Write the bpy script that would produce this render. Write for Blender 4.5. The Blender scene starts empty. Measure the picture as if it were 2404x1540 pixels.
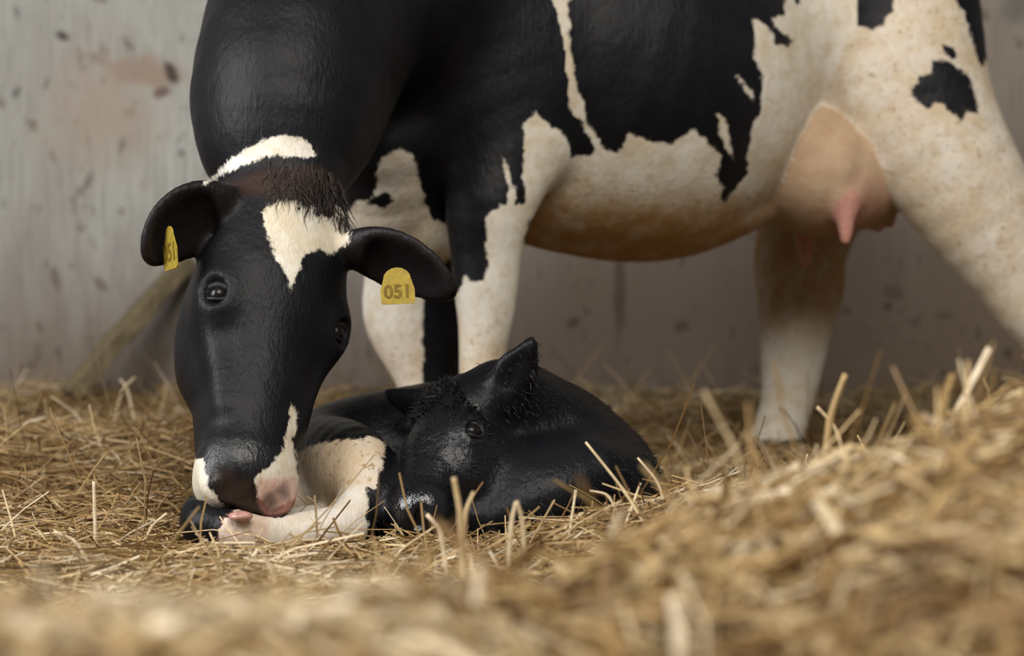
import bpy, math, random
import numpy as np
from mathutils import Vector, Matrix

# ------------------------------------------------------------------ camera, world, light, exposure
scene = bpy.context.scene
C = scene.collection
CAM_Z = 0.34
FOC = 4000.0                                    # focal length in pixels of the 2404 wide frame
cam_d = bpy.data.cameras.new('camera')
cam = bpy.data.objects.new('camera', cam_d); C.objects.link(cam)
cam.location = (0, 0, CAM_Z); cam.rotation_euler = (math.pi/2, 0, 0)
cam_d.sensor_width = 36.0; cam_d.lens = FOC/2404*36.0
cam_d.clip_start = 0.05; cam_d.clip_end = 100
cam_d.dof.use_dof = True; cam_d.dof.focus_distance = 2.60; cam_d.dof.aperture_fstop = 2.6
scene.camera = cam
scene.cycles.max_bounces = 5; scene.cycles.diffuse_bounces = 3; scene.cycles.glossy_bounces = 2
scene.cycles.use_adaptive_sampling = True; scene.cycles.adaptive_threshold = 0.035; scene.cycles.adaptive_min_samples = 12
scene.cycles.caustics_reflective = False; scene.cycles.caustics_refractive = False

world = bpy.data.worlds.new('world'); scene.world = world
world.use_nodes = True
bg = world.node_tree.nodes['Background']
bg.inputs[0].default_value = (0.93, 0.96, 1.0, 1); bg.inputs[1].default_value = 0.20

def area_light(name, loc, target, size, energy, color):
    ld = bpy.data.lights.new(name, 'AREA'); ld.shape = 'RECTANGLE'
    ld.size, ld.size_y = size; ld.energy = energy; ld.color = color
    o = bpy.data.objects.new(name, ld); C.objects.link(o)
    o.location = loc
    o.rotation_euler = (Vector(target)-Vector(loc)).to_track_quat('-Z', 'Y').to_euler()
    return o
area_light('barn_door_daylight', (-3.1, 1.1, 2.0), (0.1, 3.4, 0.4), (2.0, 2.2), 165, (0.97, 0.98, 1.0))
area_light('open_front_daylight', (0.5, -0.4, 3.3), (0.2, 3.4, 0.3), (3.0, 2.0), 185, (1.0, 0.95, 0.87))

scene.view_settings.view_transform = 'Standard'
scene.view_settings.look = 'None'
scene.view_settings.exposure = 0.0
scene.view_settings.gamma = 1.0
scene.view_settings.use_curve_mapping = False

rng = np.random.default_rng(7)
random.seed(7)
def P(px, py, Y):
    return np.array([(px-1202.0)/FOC*Y, Y, CAM_Z-(py-770.0)/FOC*Y])
CAM = np.array([0, 0, CAM_Z])
def unit(v): v = np.asarray(v, float); return v/np.linalg.norm(v)

# ------------------------------------------------------------------ object helpers
def tag(o, label=None, cat=None, group=None, kind=None):
    if label: o['label'] = label
    if cat: o['category'] = cat
    if group: o['group'] = group
    if kind: o['kind'] = kind
    return o
def empty(name, loc):
    o = bpy.data.objects.new(name, None); o.location = loc; o.empty_display_size = 0.1
    C.objects.link(o); return o
def mesh_obj(name, verts, faces, mat, parent=None, smooth=True, origin=None):
    """verts in world space; the object's origin goes to ORIGIN (or its parent's place)"""
    verts = np.asarray(verts, float)
    me = bpy.data.meshes.new(name)
    off = np.zeros(3) if origin is None else np.asarray(origin, float)
    me.from_pydata((verts-off).tolist(), [], [list(map(int, f)) for f in faces])
    if smooth: me.polygons.foreach_set('use_smooth', np.ones(len(me.polygons), bool))
    if mat: me.materials.append(mat)
    me.update()
    o = bpy.data.objects.new(name, me); C.objects.link(o)
    if parent is not None:
        o.parent = parent; o.location = Vector(off)-parent.location if parent.parent is None else Vector(off)-parent.matrix_world.translation
    else: o.location = off
    return o
def fast_mesh(name, verts, faces, mat, smooth=True):
    """numpy verts (n,3), faces (m,k) all with k corners -> mesh"""
    me = bpy.data.meshes.new(name); n, m, k = len(verts), len(faces), faces.shape[1]
    me.vertices.add(n); me.vertices.foreach_set('co', np.ascontiguousarray(verts, np.float32).ravel())
    me.loops.add(m*k); me.loops.foreach_set('vertex_index', np.ascontiguousarray(faces, np.int32).ravel())
    me.polygons.add(m); me.polygons.foreach_set('loop_start', np.arange(0, m*k, k, dtype=np.int32))
    me.polygons.foreach_set('use_smooth', np.full(m, smooth, bool))
    if mat: me.materials.append(mat)
    me.update(calc_edges=True); return me
def attr(me, name, data):
    a = me.attributes.new(name, 'FLOAT', 'POINT'); a.data.foreach_set('value', np.ascontiguousarray(data, np.float32))

# ------------------------------------------------------------------ node helpers
class NT:
    def __init__(s, name):
        s.m = bpy.data.materials.new(name); s.m.use_nodes = True
        s.t = s.m.node_tree; s.b = s.t.nodes['Principled BSDF']; s.out = s.t.nodes['Material Output']
    def n(s, typ, **kw):
        nd = s.t.nodes.new(typ)
        for k, v in kw.items(): setattr(nd, k, v)
        return nd
    def put(s, sock, v):
        if hasattr(v, 'is_linked') or hasattr(v, 'links'): s.t.links.new(v, sock)
        elif isinstance(v, (tuple, list)): sock.default_value = tuple(v) if len(v) == len(sock.default_value) else tuple(v)+(1,)
        else: sock.default_value = v
    def math(s, op, a, b=0.0, clamp=False):
        nd = s.n('ShaderNodeMath', operation=op, use_clamp=clamp); s.put(nd.inputs[0], a); s.put(nd.inputs[1], b); return nd.outputs[0]
    def mix(s, f, a, b, blend='MIX'):
        nd = s.n('ShaderNodeMix', data_type='RGBA', blend_type=blend)
        s.put(nd.inputs['Factor'], f); s.put(nd.inputs[6], a); s.put(nd.inputs[7], b); return nd.outputs[2]
    def rng(s, v, a, b, c=0.0, d=1.0, smooth=True):
        nd = s.n('ShaderNodeMapRange', interpolation_type='SMOOTHSTEP' if smooth else 'LINEAR')
        s.put(nd.inputs[0], v); nd.inputs[1].default_value = a; nd.inputs[2].default_value = b
        nd.inputs[3].default_value = c; nd.inputs[4].default_value = d; return nd.outputs[0]
    def coord(s, scale=(1, 1, 1), loc=(0, 0, 0), rot=(0, 0, 0)):
        tc = s.n('ShaderNodeTexCoord'); mp = s.n('ShaderNodeMapping')
        mp.inputs['Scale'].default_value = scale; mp.inputs['Location'].default_value = loc; mp.inputs['Rotation'].default_value = rot
        s.t.links.new(tc.outputs['Object'], mp.inputs[0]); return mp.outputs[0]
    def noise(s, vec, scale, detail=3.0, rough=0.55, dist=0.0):
        nd = s.n('ShaderNodeTexNoise'); s.put(nd.inputs['Vector'], vec)
        nd.inputs['Scale'].default_value = scale; nd.inputs['Detail'].default_value = detail
        nd.inputs['Roughness'].default_value = rough; nd.inputs['Distortion'].default_value = dist; return nd.outputs[0]
    def attr(s, name):
        nd = s.n('ShaderNodeAttribute', attribute_name=name); return nd.outputs['Fac']
    def bump(s, h, strength, dist):
        nd = s.n('ShaderNodeBump'); s.put(nd.inputs['Height'], h); nd.inputs['Strength'].default_value = strength
        nd.inputs['Distance'].default_value = dist; s.t.links.new(nd.outputs[0], s.b.inputs['Normal'])
    def set(s, **kw):
        names = {'color': 'Base Color', 'rough': 'Roughness', 'spec': 'Specular IOR Level', 'coatw': 'Coat Weight', 'coatr': 'Coat Roughness',
                 'sheen': 'Sheen Weight', 'sheenr': 'Sheen Roughness', 'sss': 'Subsurface Weight'}
        for k, v in kw.items(): s.put(s.b.inputs[names[k]], v)
        return s.m
def simple_mat(name, col, rough=0.6, spec=0.4, nscale=40, namp=0.25, bump=0.0):
    t = NT(name); v = t.coord()
    nz = t.noise(v, nscale, 4)
    c = t.mix(t.rng(nz, 0.3, 0.7), tuple(x*(1-namp) for x in col), tuple(min(1, x*(1+namp)) for x in col))
    if bump: t.bump(nz, 0.5, bump)
    return t.set(color=c, rough=rough, spec=spec)

# coat of the cow and the calf: attributes coat (m, >0 white), stain (dirt, plus belly and calf thigh shade), skin, brown
def coat_mat(name, rough=0.5, wet=0.0, white=(0.74, 0.70, 0.62), hair=1.0):
    t = NT(name); v = t.coord()
    n1 = t.noise(v, 55, 4, 0.6); n2 = t.noise(t.coord(scale=(1.0, 1.0, 0.35)), 260, 2, 0.6)
    j = t.math('ADD', t.math('MULTIPLY', t.math('SUBTRACT', n1, 0.5), 0.022), t.math('MULTIPLY', t.math('SUBTRACT', n2, 0.5), 0.010))
    f = t.rng(t.math('ADD', t.attr('coat'), j), -0.003, 0.003)
    nb = t.noise(v, 7, 4, 0.6)
    black = t.mix(t.rng(nb, 0.35, 0.75), (0.0040, 0.0040, 0.0050), (0.0085, 0.008, 0.0095))
    black = t.mix(t.attr('brown'), black, (0.036, 0.018, 0.012))
    big = t.noise(v, 9, 5, 0.65)
    whitec = t.mix(t.rng(big, 0.38, 0.72), white, tuple(w*k for w, k in zip(white, (0.86, 0.79, 0.66))))
    whitec = t.mix(t.rng(t.noise(v, 30, 4, 0.7), 0.42, 0.70, 0, 0.8), whitec, tuple(w*k for w, k in zip(white, (0.78, 0.70, 0.56))))
    flecks = t.noise(v, 85, 3, 0.7)
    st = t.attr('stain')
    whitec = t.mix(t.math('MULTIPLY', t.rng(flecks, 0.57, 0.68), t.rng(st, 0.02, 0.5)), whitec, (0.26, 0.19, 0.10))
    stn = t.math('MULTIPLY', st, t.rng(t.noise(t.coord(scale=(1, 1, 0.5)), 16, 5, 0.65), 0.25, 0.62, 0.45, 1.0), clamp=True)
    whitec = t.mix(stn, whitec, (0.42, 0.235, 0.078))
    col = t.mix(f, black, whitec)
    skinc = t.mix(t.rng(t.noise(v, 22, 4), 0.35, 0.7), (0.50, 0.355, 0.225), (0.45, 0.29, 0.18))
    col = t.mix(t.attr('skin'), col, skinc)
    col = t.mix(t.attr('pink'), col, t.mix(t.rng(t.noise(v, 120, 3), 0.35, 0.7), (0.60, 0.30, 0.25), (0.50, 0.21, 0.15)))
    col = t.mix(t.attr('dark'), col, (0.030, 0.017, 0.013))
    streak = t.noise(t.coord(scale=(1, 1, 0.22)), 190, 3, 0.6)
    h = t.math('ADD', t.math('MULTIPLY', streak, hair), t.math('ADD', t.math('MULTIPLY', n1, 0.9), t.math('MULTIPLY', t.noise(t.coord(scale=(1, 1, .6)), 14, 3, .5), 3.5)))
    t.bump(h, 0.34, 0.0045)
    r = t.math('SUBTRACT', t.mix(f, (rough,)*3, (0.66,)*3), t.math('MULTIPLY', t.attr('gloss'), 0.24))
    return t.set(color=col, rough=r, spec=t.math('ADD', t.math('MULTIPLY', t.attr('gloss'), 0.5), 0.19 - 0.03*wet))

# ------------------------------------------------------------------ implicit surface modelling
class Field:
    """distance field on a grid: elliptic cones and ellipsoids joined with a smooth minimum, meshed by surface nets"""
    def __init__(s, lo, hi, h):
        s.lo = np.asarray(lo, np.float32); s.h = h
        s.n = np.ceil((np.asarray(hi)-np.asarray(lo))/h).astype(int)+1
        s.d = np.full(s.n, 0.5, np.float32); s.lab = np.zeros(s.n, np.int8); s.groups = ['none']
    def gid(s, g):
        if g not in s.groups: s.groups.append(g)
        return s.groups.index(g)
    def box(s, lo, hi):
        a = np.maximum(np.floor((np.asarray(lo)-s.lo)/s.h).astype(int), 0)
        b = np.minimum(np.ceil((np.asarray(hi)-s.lo)/s.h).astype(int)+1, s.n)
        sl = tuple(slice(int(a[i]), int(max(b[i], a[i]))) for i in range(3))
        ax = [s.lo[i]+s.h*np.arange(sl[i].start, sl[i].stop, dtype=np.float32) for i in range(3)]
        return sl, np.meshgrid(*ax, indexing='ij', sparse=True)
    def join(s, sl, d, k, g):
        cur = s.d[sl]; gi = s.gid(g)
        s.lab[sl] = np.where(d < cur, gi, s.lab[sl])
        h = np.maximum(k-np.abs(cur-d), 0)/k
        s.d[sl] = np.minimum(cur, d)-h*h*k*0.25
    def cut(s, sl, d, k):
        cur = s.d[sl]; h = np.maximum(k-np.abs(cur+d), 0)/k
        s.d[sl] = np.maximum(cur, -d)+h*h*k*0.25
    @staticmethod
    def ell(G, c, R, r):
        q = [G[i]-c[i] for i in range(3)]
        a = [R[j][0]*q[0]+R[j][1]*q[1]+R[j][2]*q[2] for j in range(3)]
        k0 = np.sqrt(sum((a[j]/r[j])**2 for j in range(3))); k1 = np.sqrt(sum((a[j]/r[j]**2)**2 for j in range(3)))+1e-4
        return (k0*(k0-1)/k1).astype(np.float32)
    def ellipsoid(s, c, r, g, R=np.eye(3), k=0.03, cut=False):
        c = np.asarray(c, float); m = max(r)+k+0.02
        sl, G = s.box(c-m, c+m); d = s.ell(G, c, np.asarray(R, float), r)
        if cut: s.cut(sl, d, k)
        else: s.join(sl, d, k, g)
    @staticmethod
    def seg(G, a, b, ra, rb, up):
        ab = b-a; L = np.linalg.norm(ab); ax = ab/L
        u = up-ax*np.dot(up, ax); u = u/np.linalg.norm(u); v = np.cross(ax, u)
        q = [G[i]-a[i] for i in range(3)]
        al = ax[0]*q[0]+ax[1]*q[1]+ax[2]*q[2]; t = np.clip(al/L, 0, 1)
        dl = al-t*L; du = u[0]*q[0]+u[1]*q[1]+u[2]*q[2]; dv = v[0]*q[0]+v[1]*q[1]+v[2]*q[2]
        t = t*t*(3-2*t)*0.5+t*0.5
        ru = ra[0]+(rb[0]-ra[0])*t; rv = ra[1]+(rb[1]-ra[1])*t; rl = np.minimum(ru, rv)
        x, y, z = du/ru, dv/rv, dl/rl
        k0 = np.sqrt(x*x+y*y+z*z); k1 = np.sqrt((x/ru)**2+(y/rv)**2+(z/rl)**2)+1e-4
        return (k0*(k0-1)/k1).astype(np.float32)
    def chain(s, pts, g, up=(0, 0, 1), k=0.03, kc=0.015, cut=False, sub=3):
        """pts: [(point, ru, rv)]; ru along UP, rv across; a Catmull-Rom path with smoothly changing section"""
        up = np.asarray(up, float)
        A = np.array([list(p[0])+[p[1], p[2]] for p in pts], float)
        if len(A) > 2:
            E = np.vstack([2*A[0]-A[1], A, 2*A[-1]-A[-2]]); out = []
            for i in range(1, len(E)-2):
                for j in range(sub):
                    t = j/sub; p0, p1, p2, p3 = E[i-1:i+3]
                    c = .5*((2*p1)+(p2-p0)*t+(2*p0-5*p1+4*p2-p3)*t*t+(3*p1-p0-3*p2+p3)*t**3)
                    c[3:] = np.clip(c[3:], np.minimum(p1, p2)[3:], np.maximum(p1, p2)[3:]); out.append(c)
            A = np.array(out+[E[-2]])
        m = A[:, 3:].max()+k+0.02
        sl, G = s.box(A[:, :3].min(0)-m, A[:, :3].max(0)+m)
        d = np.full([x.stop-x.start for x in sl], 0.5, np.float32); o = [x.start for x in sl]
        for i in range(len(A)-1):
            m = A[i:i+2, 3:].max()+k+kc+0.02
            s2, G2 = s.box(A[i:i+2, :3].min(0)-m, A[i:i+2, :3].max(0)+m)
            s3 = tuple(slice(max(x.start-y, 0), min(x.stop-y, n)) for x, y, n in zip(s2, o, d.shape))
            G2 = [np.take(G[j], np.arange(s3[j].start, s3[j].stop), axis=j) for j in range(3)]
            e = s.seg(G2, A[i, :3], A[i+1, :3], A[i, 3:], A[i+1, 3:], up); cur = d[s3]
            h = np.maximum(kc-np.abs(cur-e), 0)/kc; d[s3] = np.minimum(cur, e)-h*h*kc*0.25*.5
        if cut: s.cut(sl, d, k)
        else: s.join(sl, d, k, g)
    def sample(s, p):
        i = np.clip(np.rint((p-s.lo)/s.h).astype(int), 0, s.n-1)
        d = s.d[i[:, 0], i[:, 1], i[:, 2]].copy()
        out = np.any((p < s.lo) | (p > s.lo+s.h*(s.n-1)), axis=1); d[out] = 0.5
        return d
    def labels(s, p):
        i = np.clip(np.rint((p-s.lo)/s.h).astype(int), 0, s.n-1); return s.lab[i[:, 0], i[:, 1], i[:, 2]]
    def mesh(s, smooth=3):
        neg = s.d < 0; nx, ny, nz = s.n
        cnt = np.zeros((nx-1, ny-1, nz-1), np.int8)
        for a in (0, 1):
            for b in (0, 1):
                for c in (0, 1): cnt += neg[a:nx-1+a, b:ny-1+b, c:nz-1+c]
        cell = (cnt > 0) & (cnt < 8); idx = np.argwhere(cell)
        vid = np.full(cell.shape, -1, np.int32); vid[cell] = np.arange(len(idx))
        acc = np.zeros((len(idx), 3)); num = np.zeros(len(idx))
        cs = [(a, b, c) for a in (0, 1) for b in (0, 1) for c in (0, 1)]
        val = {c: s.d[idx[:, 0]+c[0], idx[:, 1]+c[1], idx[:, 2]+c[2]] for c in cs}
        for c in cs:
            for ax in range(3):
                if c[ax] == 0:
                    e = list(c); e[ax] = 1; e = tuple(e)
                    v0, v1 = val[c], val[e]; m = (v0 < 0) != (v1 < 0)
                    t = np.where(m, v0/np.where(m, v0-v1, 1), 0)
                    p = np.array(c, float)[None, :]+np.zeros((len(idx), 1)); p[:, ax] += t
                    acc += p*m[:, None]; num += m
        V = s.lo+s.h*(idx+acc/num[:, None])
        F = []
        for ax in range(3):
            o1, o2 = (ax+1) % 3, (ax+2) % 3
            sh = [slice(None)]*3; sh[ax] = slice(0, s.n[ax]-1); sh2 = [slice(None)]*3; sh2[ax] = slice(1, s.n[ax])
            A, B = neg[tuple(sh)], neg[tuple(sh2)]
            e = np.argwhere(A != B); e = e[(e[:, o1] > 0) & (e[:, o2] > 0) & (e[:, o1] < s.n[o1]-1) & (e[:, o2] < s.n[o2]-1)]
            fl = A[e[:, 0], e[:, 1], e[:, 2]]
            def at(d1, d2):
                q = e.copy(); q[:, o1] -= d1; q[:, o2] -= d2; return vid[q[:, 0], q[:, 1], q[:, 2]]
            f = np.stack([at(1, 1), at(0, 1), at(0, 0), at(1, 0)], 1)
            f[~fl] = f[~fl][:, ::-1]; F.append(f)
        F = np.concatenate(F)
        for _ in range(smooth):
            S = np.zeros_like(V); n = np.zeros(len(V))
            for a, b in ((0, 1), (1, 2), (2, 3), (3, 0)):
                for x, y in ((a, b), (b, a)):
                    for i in range(3): S[:, i] += np.bincount(F[:, x], V[F[:, y], i], len(V))
                    n += np.bincount(F[:, x], minlength=len(V))
            V = 0.45*V+0.55*S/np.maximum(n, 1)[:, None]
        N = np.zeros_like(V); fn = np.cross(V[F[:, 2]]-V[F[:, 0]], V[F[:, 3]]-V[F[:, 1]])
        for a in range(4):
            for i in range(3): N[:, i] += np.bincount(F[:, a], fn[:, i], len(V))
        N /= np.linalg.norm(N, axis=1)[:, None]+1e-12
        return V, F, N

def poly_sd(q, poly):
    """signed distance (inside positive) of points q (n,2) to a closed polygon"""
    d = np.full(len(q), 1e9); inside = np.zeros(len(q), bool); m = len(poly)
    for i in range(m):
        a, b = poly[i], poly[(i+1) % m]; ab = b-a; w = q-a
        t = np.clip((w@ab)/(ab@ab+1e-12), 0, 1); e = w-t[:, None]*ab
        d = np.minimum(d, (e*e).sum(1))
        c = (a[1] > q[:, 1]) != (b[1] > q[:, 1])
        with np.errstate(divide='ignore', invalid='ignore'):
            xi = a[0]+(q[:, 1]-a[1])*(b[0]-a[0])/(b[1]-a[1])
        inside ^= c & (q[:, 0] < xi)
    return np.sqrt(d)*np.where(inside, 1, -1)
def marking(V, N, poly_px, Y0, face=0.35):
    """distance to a coat marking whose outline lies on the animal's side at depth Y0, carried along one fixed slant through the marking"""
    poly = np.array([P(x, y, Y0) for x, y in poly_px]); c = poly.mean(0); dr = unit(c-CAM)
    q = V-dr*((V[:, 1]-Y0)/dr[1])[:, None]
    sd = poly_sd(q[:, [0, 2]], poly[:, [0, 2]])
    if face is not None: sd = np.where(N@dr < face, sd, -0.2)
    return sd

def frame(a, face):
    a = unit(a); n = np.asarray(face, float); n = unit(n-a*np.dot(n, a)); l = np.cross(n, a); return l, n, a

# ------------------------------------------------------------------ smooth 2-d value noise and the lie of the bedding
_g = np.random.default_rng(3).random((64, 64))
def vnoise(x, y, s):
    x, y = np.asarray(x)*s, np.asarray(y)*s; i, j = np.floor(x).astype(int), np.floor(y).astype(int)
    fx, fy = x-i, y-j; fx = fx*fx*(3-2*fx); fy = fy*fy*(3-2*fy)
    g = lambda a, b: _g[a % 64, b % 64]
    return (g(i, j)*(1-fx)+g(i+1, j)*fx)*(1-fy)+(g(i, j+1)*(1-fx)+g(i+1, j+1)*fx)*fy-0.5
WALL_Y = 5.2
def ground(x, y):
    x = np.asarray(x, float); y = np.asarray(y, float)
    z = 0.0*x
    # banked up along the wall
    z = z+0.135*np.clip((y-4.3)/.85, 0, 1)**1.2*(1+0.5*vnoise(x+5, y, 2.3))
    z = z+0.10*np.clip((-x-0.30)/0.35, 0, 1)*np.clip((y-2.6)/1.0, 0, 1)*np.clip((4.6-y)/0.8, 0, 1)
    # ridge in front, low on the left, high on the right
    ux = x/np.maximum(y, 0.5)
    top = np.interp(ux, [-0.4, -0.2, -0.05, 0.03, 0.10, 0.16, 0.22, 0.28, 0.34, 0.6], [.175, .175, .155, .125, .14, .165, .198, .235, .265, .31])
    yc = np.interp(ux, [-0.4, -0.1, 0.05, 0.15, 0.3, 0.5], [.93, .98, 1.4, 1.7, 1.75, 1.75])
    wb = np.interp(ux, [-0.4, 0.0, 0.15, 0.3], [0.42, 0.5, 0.62, 0.75])
    t = np.where(y > yc, np.clip((y-yc)/wb, 0, 1), np.clip((yc-y)/1.6, 0, 1))
    z = z+(top-0.02)*(1-t*t*(3-2*t))
    z = z+0.018*vnoise(x, y, 5)+0.026*vnoise(x+9, y+3, 2.6)+(0.010+.014*np.clip(2.0-y, 0, 1))*vnoise(x, y, 14)
    # heaped against the calf's chest side
    z = z+np.interp(x, [-.05, .05, .15, .26, .5], [0, .035, .075, .095, .09])*np.exp(-((y-2.40)/.16)**2)
    return z

# ------------------------------------------------------------------ the setting: concrete wall, floor
def wall_mat():
    t = NT('stained_concrete'); v = t.coord()
    fine = t.noise(t.coord(scale=(1, 1, 0.06)), 75, 4, 0.7)          # vertical brush streaks
    mid = t.noise(t.coord(scale=(1, 1, 0.35)), 3.2, 5, 0.6)
    c = t.mix(t.rng(mid, 0.32, 0.7), (0.385, 0.380, 0.345), (0.30, 0.285, 0.25))
    c = t.mix(t.rng(fine, 0.42, 0.75), c, (0.215, 0.205, 0.19))
    sep = t.n('ShaderNodeSeparateXYZ'); t.t.links.new(v, sep.inputs[0])
    z = t.math('ADD', sep.outputs[2], t.math('MULTIPLY', t.math('SUBTRACT', t.noise(t.coord(scale=(1, 1, 0.25)), 6, 5, 0.65), 0.5), 0.75))
    zx = t.math('SUBTRACT', z, t.math('MULTIPLY', t.rng(sep.outputs[0], -0.9, 0.6), 0.22))
    c = t.mix(t.rng(zx, 0.10, 0.95, 0.92, 0.0), c, (0.150, 0.112, 0.084))   # splashed muck, thickest near the bedding
    c = t.mix(t.rng(sep.outputs[0], -0.5, 0.5, 0.0, 0.62), c, (0.195, 0.140, 0.098))
    # splashes
    sp = t.noise(t.coord(scale=(1, 1, 0.75)), 13, 3, 0.55, 0.4)
    c = t.mix(t.rng(sp, 0.615, 0.69, 0, 0.65), c, (0.10, 0.072, 0.052))
    sp2 = t.noise(t.coord(scale=(1, 1, 0.45), loc=(3, 1, 2)), 30, 3, 0.55)
    c = t.mix(t.rng(sp2, 0.625, 0.70, 0, 0.7), c, (0.09, 0.068, 0.052))
    warp = t.noise(v, 17, 4, 0.6)
    def stain(px, py, rx, ry, col, amt, soft=0.6, ang=0.0):
        nonlocal c
        p = P(px, py, WALL_Y); x = t.math('SUBTRACT', sep.outputs[0], float(p[0])); zz = t.math('SUBTRACT', sep.outputs[2], float(p[2]))
        s, k = math.sin(ang), math.cos(ang); m = WALL_Y/FOC
        a = t.math('ADD', t.math('MULTIPLY', x, k/(rx*m)), t.math('MULTIPLY', zz, s/(rx*m)))
        b = t.math('ADD', t.math('MULTIPLY', x, -s/(ry*m)), t.math('MULTIPLY', zz, k/(ry*m)))
        d = t.math('SQRT', t.math('ADD', t.math('MULTIPLY', a, a), t.math('MULTIPLY', b, b)))
        d = t.math('ADD', d, t.math('MULTIPLY', t.math('SUBTRACT', warp, 0.5), 1.3))
        c = t.mix(t.rng(d, 1.0-soft, 1.0+soft*0.5, amt, 0.0), c, col)
    stain(240, 260, 150, 170, (0.31, 0.245, 0.19), 0.75, 0.8)
    stain(345, 170, 90, 42, (0.26, 0.185, 0.135), 0.8, 0.7, -0.15)
    stain(402, 170, 15, 33, (0.060, 0.040, 0.030), 0.95, 0.5, 0.35)
    stain(380, 216, 22, 13, (0.12, 0.075, 0.065), 0.85, 0.6, 0.3)
    stain(145, 84, 20, 12, (0.055, 0.045, 0.035), 0.95, 0.5, -0.3)
    stain(205, 430, 9, 28, (0.13, 0.12, 0.10), 0.8, 0.6, -0.4)
    stain(130, 655, 14, 34, (0.13, 0.10, 0.09), 0.85, 0.6, 0.25)
    stain(36, 220, 10, 12, (0.10, 0.10, 0.09), 0.8, 0.5)
    stain(285, 345, 8, 22, (0.14, 0.13, 0.11), 0.8, 0.6, -0.2)
    stain(425, 360, 10, 10, (0.13, 0.12, 0.10), 0.8, 0.6, -0.2)
    stain(1455, 700, 16, 125, (0.10, 0.066, 0.043), 0.85, 0.6)
    stain(1345, 758, 20, 14, (0.085, 0.06, 0.045), 0.9, 0.6, 0.6)
    stain(1600, 765, 18, 15, (0.10, 0.075, 0.055), 0.9, 0.6)
    stain(2155, 505, 14, 26, (0.11, 0.08, 0.06), 0.9, 0.5)
    stain(2085, 720, 13, 12, (0.085, 0.066, 0.05), 0.9, 0.5)
    stain(2215, 742, 26, 9, (0.10, 0.08, 0.06), 0.8, 0.6)
    stain(2365, 830, 14, 16, (0.09, 0.06, 0.045), 0.9, 0.6)
    stain(2300, 890, 40, 24, (0.12, 0.09, 0.07), 0.8, 0.7)
    stain(2390, 20, 40, 40, (0.13, 0.12, 0.11), 0.7, 0.7)
    t.bump(t.math('ADD', fine, t.math('MULTIPLY', warp, 0.4)), 0.35, 0.006)
    return t.set(color=c, rough=0.85, spec=0.2)
def box_v(x0, x1, y0, y1, z0, z1):
    v = [(x, y, z) for x in (x0, x1) for y in (y0, y1) for z in (z0, z1)]
    f = [(0, 1, 3, 2), (4, 6, 7, 5), (0, 4, 5, 1), (2, 3, 7, 6), (0, 2, 6, 4), (1, 5, 7, 3)]
    return v, f
v, f = box_v(-3.4, 3.6, WALL_Y, WALL_Y+0.2, -0.02, 3.0)
wall = mesh_obj('wall_back', v, f, wall_mat(), smooth=False); tag(wall, kind='structure')
v, f = box_v(-3.4, 3.6, -1.0, WALL_Y+0.2, -0.12, -0.02)
floor = mesh_obj('floor', v, f, simple_mat('floor_concrete', (0.20, 0.16, 0.12), 0.9, 0.2), smooth=False); tag(floor, kind='structure')

# ------------------------------------------------------------------ the cow
HV = 0.006
cow = Field((-0.78, 2.36, -0.04), (1.56, 4.70, 1.50), HV)
def xyz(x, y, z): return np.array([x, y, z], float)
UB = unit((0.866, 0.42, 0.0)); SB = np.array([UB[1], -UB[0], 0.0])          # body axis, and the side that faces us
# trunk
cow.chain([(xyz(-.16, 3.60, .97), .33, .20), (xyz(.08, 3.70, .945), .405, .285), (xyz(.22, 3.76, .90), .395, .325),
           (xyz(.33, 3.82, .905), .385, .325), (xyz(.47, 3.90, 1.035), .265, .25), (xyz(.62, 3.98, 1.07), .245, .25), (xyz(.80, 4.07, 1.07), .25, .26), (xyz(.88, 4.11, 1.07), .22, .19)], 'trunk', k=0.05, kc=0.06)
cow.chain([(xyz(-.10, 3.62, 1.28), .10, .07), (xyz(.35, 3.84, 1.27), .07, .08), (xyz(.80, 4.06, 1.30), .07, .12), (xyz(.98, 4.16, 1.26), .07, .09)], 'trunk', k=0.10, kc=0.04)
# brisket
cow.chain([(P(905, 330, 3.48), .15, .13), (P(945, 500, 3.56), .10, .10), (P(1080, 545, 3.62), .07, .10)], 'trunk', k=0.06)
# flank fold towards the stifle
cow.chain([(P(1655, 370, 3.79), .07, .08), (P(1745, 235, 3.79), .065, .06), (P(1850, 120, 3.79), .08, .06), (P(1960, 0, 3.80), .13, .08)], 'trunk', k=0.06)
cow.chain([(P(1480, 515, 3.78), .045, .07), (P(1630, 525, 3.80), .045, .07), (P(1740, 490, 3.84), .045, .07), (P(1820, 460, 3.88), .045, .07)], 'trunk', k=0.05, kc=.03)
# neck
cow.chain([(P(1010, -60, 3.56), .32, .24), (P(800, -50, 3.24), .250, .195), (P(692, 190, 2.99), .190, .166), (P(660, 330, 2.90), .13, .135)], 'neck', up=(0, -.3, 1), k=0.05, kc=0.05)
# near foreleg
FN = 3.42
cow.chain([(P(1060, -10, 3.47), .20, .11), (P(1120, 180, 3.46), .19, .105), (P(1195, 340, 3.46), .115, .09)], 'fore_near', up=(1, 0, 0), k=0.07, kc=0.05)
cow.chain([(P(1200, 330, 3.46), .115, .085), (P(1150, 480, FN), .088, .075), (P(1142, 590, FN), .068, .062), (P(1140, 665, FN), .061, .060), (P(1140, 745, FN), .052, .052),
           (P(1130, 860, FN), .042, .042), (P(1125, 1010, FN), .040, .040), (P(1120, 1080, FN), .052, .050), (P(1112, 1160, FN-.02), .062, .055)], 'fore_near', up=(1, 0, 0), k=0.04, kc=0.02)
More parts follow.
